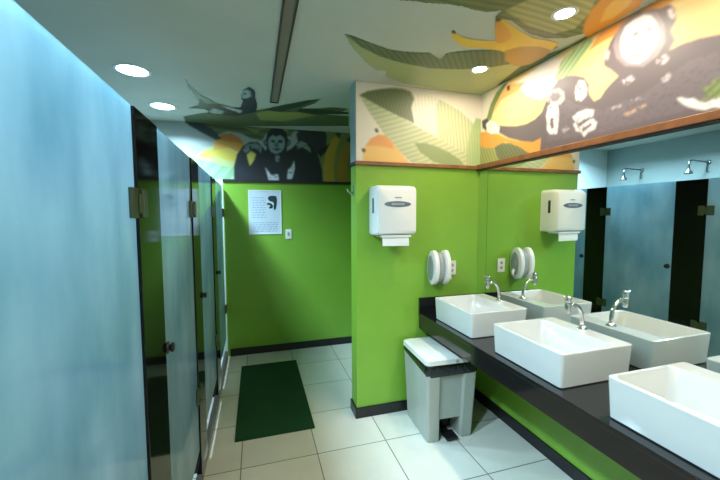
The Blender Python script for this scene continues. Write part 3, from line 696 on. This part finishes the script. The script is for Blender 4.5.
flat(bm, [(.02, .10), (.045, .11), (.075, .095), (.09, .07), (.08, .045), (.05, .04), (.04, .055), (.06, .07), (.045, .085), (.02, .085)])
obj('printed_figure', bm, M['inkdark'], t)

# ---------------------------------------------------------------- pedal bin
t = thing('pedal_bin', 'grey plastic pedal bin with white lid and black liner beside the counter', 'bin', (1.305, 2.285, 0), R(-2))
t.scale = (1.03, 1.0, 1.03)
bm = bmesh.new()
w0, w1, d0, d1, hb = .345, .385, .36, .42, .52
def brow(f, z):
    w = w0+(w1-w0)*f; d = d0+(d1-d0)*f
    return w, d
# body: back box and two front legs with a recess for the pedal between them
def prism(bm, zs, fx):
    rings = []
    for z in zs:
        f = z/hb; rings.append([(x*(w0+(w1-w0)*f)/2, y*(d0+(d1-d0)*f)/2, z) for x, y in fx])
    loops(bm, rings)
prism(bm, [0.004, .05, .2, .35, hb], [(-1, -.92), (-1, 1), (1, 1), (1, -.92), (.92, -1), (.50, -1), (.46, -.90), (-.46, -.90), (-.50, -1), (-.92, -1)])
body_ = obj('bin_body', bm, M['binbody'], t, bevel=.004)
# cut the pedal recess
cut = obj('recess_cut', B(-.078, -.30, -.01, .078, -.03, .15), M['black'], t)
md = body_.modifiers.new('cut', 'BOOLEAN'); md.object = cut; md.operation = 'DIFFERENCE'; md.solver = 'EXACT'
dg = bpy.context.evaluated_depsgraph_get(); me2 = bpy.data.meshes.new_from_object(body_.evaluated_get(dg))
body_.modifiers.clear(); body_.data = me2
bpy.data.objects.remove(cut)
obj('recess_lining', B(-.077, -.034, .004, .077, -.030, .149), M['black'], t)
pd = bmesh.new(); box(pd, -.045, -.215, .018, .045, -.12, .034); box(pd, -.02, -.13, .02, .02, -.035, .03)
obj('pedal', pd, M['black'], t, bevel=.004)
bm = bmesh.new()
rings = []
for z, g in ((.475, 0.000), (.49, .006), (.535, .010), (.548, .008), (.556, .002)):
    f = min(z/hb, 1.0); rings.append(rrect(0, 0, w0+(w1-w0)*f+2*g, d0+(d1-d0)*f+2*g, .03, z, 4))
# let the bag hang lower in the middle of the front
for r_ in rings[:2]:
    for i, p in enumerate(r_):
        r_[i] = (p[0], p[1], p[2]+.035*(p[1]+.2)/.4-.030*max(0, 1-abs(p[0])/.17)*(1 if p[1] < -.1 else .4)+.004*math.sin(i*2.1))
loops(bm, rings, False, True)
obj('bin_liner', bm, M['liner'], t, smooth=True)
bm = bmesh.new()
loops(bm, [rrect(0, 0, .39, .435, .03, .556, 4), rrect(0, -.002, .41, .455, .035, .562, 4), rrect(0, -.002, .405, .45, .035, .592, 4), rrect(0, 0, .37, .41, .03, .602, 4)])
obj('lid', bm, M['binlid'], t, smooth=True).modifiers.new('s', 'EDGE_SPLIT').split_angle = R(40)
obj('lid_badge', lathe([(.012, -.2275), (.012, -.2315)], (.02, 0, .578), 16, 'y'), M['greyp'], t)

# ---------------------------------------------------------------- camera
cam = bpy.data.objects.new('Camera', bpy.data.cameras.new('Camera')); C.objects.link(cam)
F = 347.79; yaw, pit, rol = .2906, .0692, -.003
cam.data.sensor_width = 36; cam.data.lens = F*36/720; cam.data.clip_start = .02
fwd = Vector((math.sin(yaw)*math.cos(pit), math.cos(yaw)*math.cos(pit), -math.sin(pit)))
rt = Vector((math.cos(yaw), -math.sin(yaw), 0)); up = rt.cross(fwd)
r2 = math.cos(rol)*rt+math.sin(rol)*up; u2 = -math.sin(rol)*rt+math.cos(rol)*up
mw = Matrix((r2, u2, -fwd)).transposed().to_4x4(); mw.translation = (0, 0, CAM_H)
cam.matrix_world = mw
bpy.context.scene.camera = cam

w = bpy.data.worlds.new('World'); bpy.context.scene.world = w; w.use_nodes = True
w.node_tree.nodes['Background'].inputs[0].default_value = (.6, .8, 1, 1)
w.node_tree.nodes['Background'].inputs[1].default_value = .3
vs = bpy.context.scene.view_settings
vs.view_transform = 'Standard'; vs.look = 'None'; vs.gamma = 1; vs.exposure = EXPO; vs.use_curve_mapping = False

bpy.context.scene.cycles.sample_clamp_indirect = 0
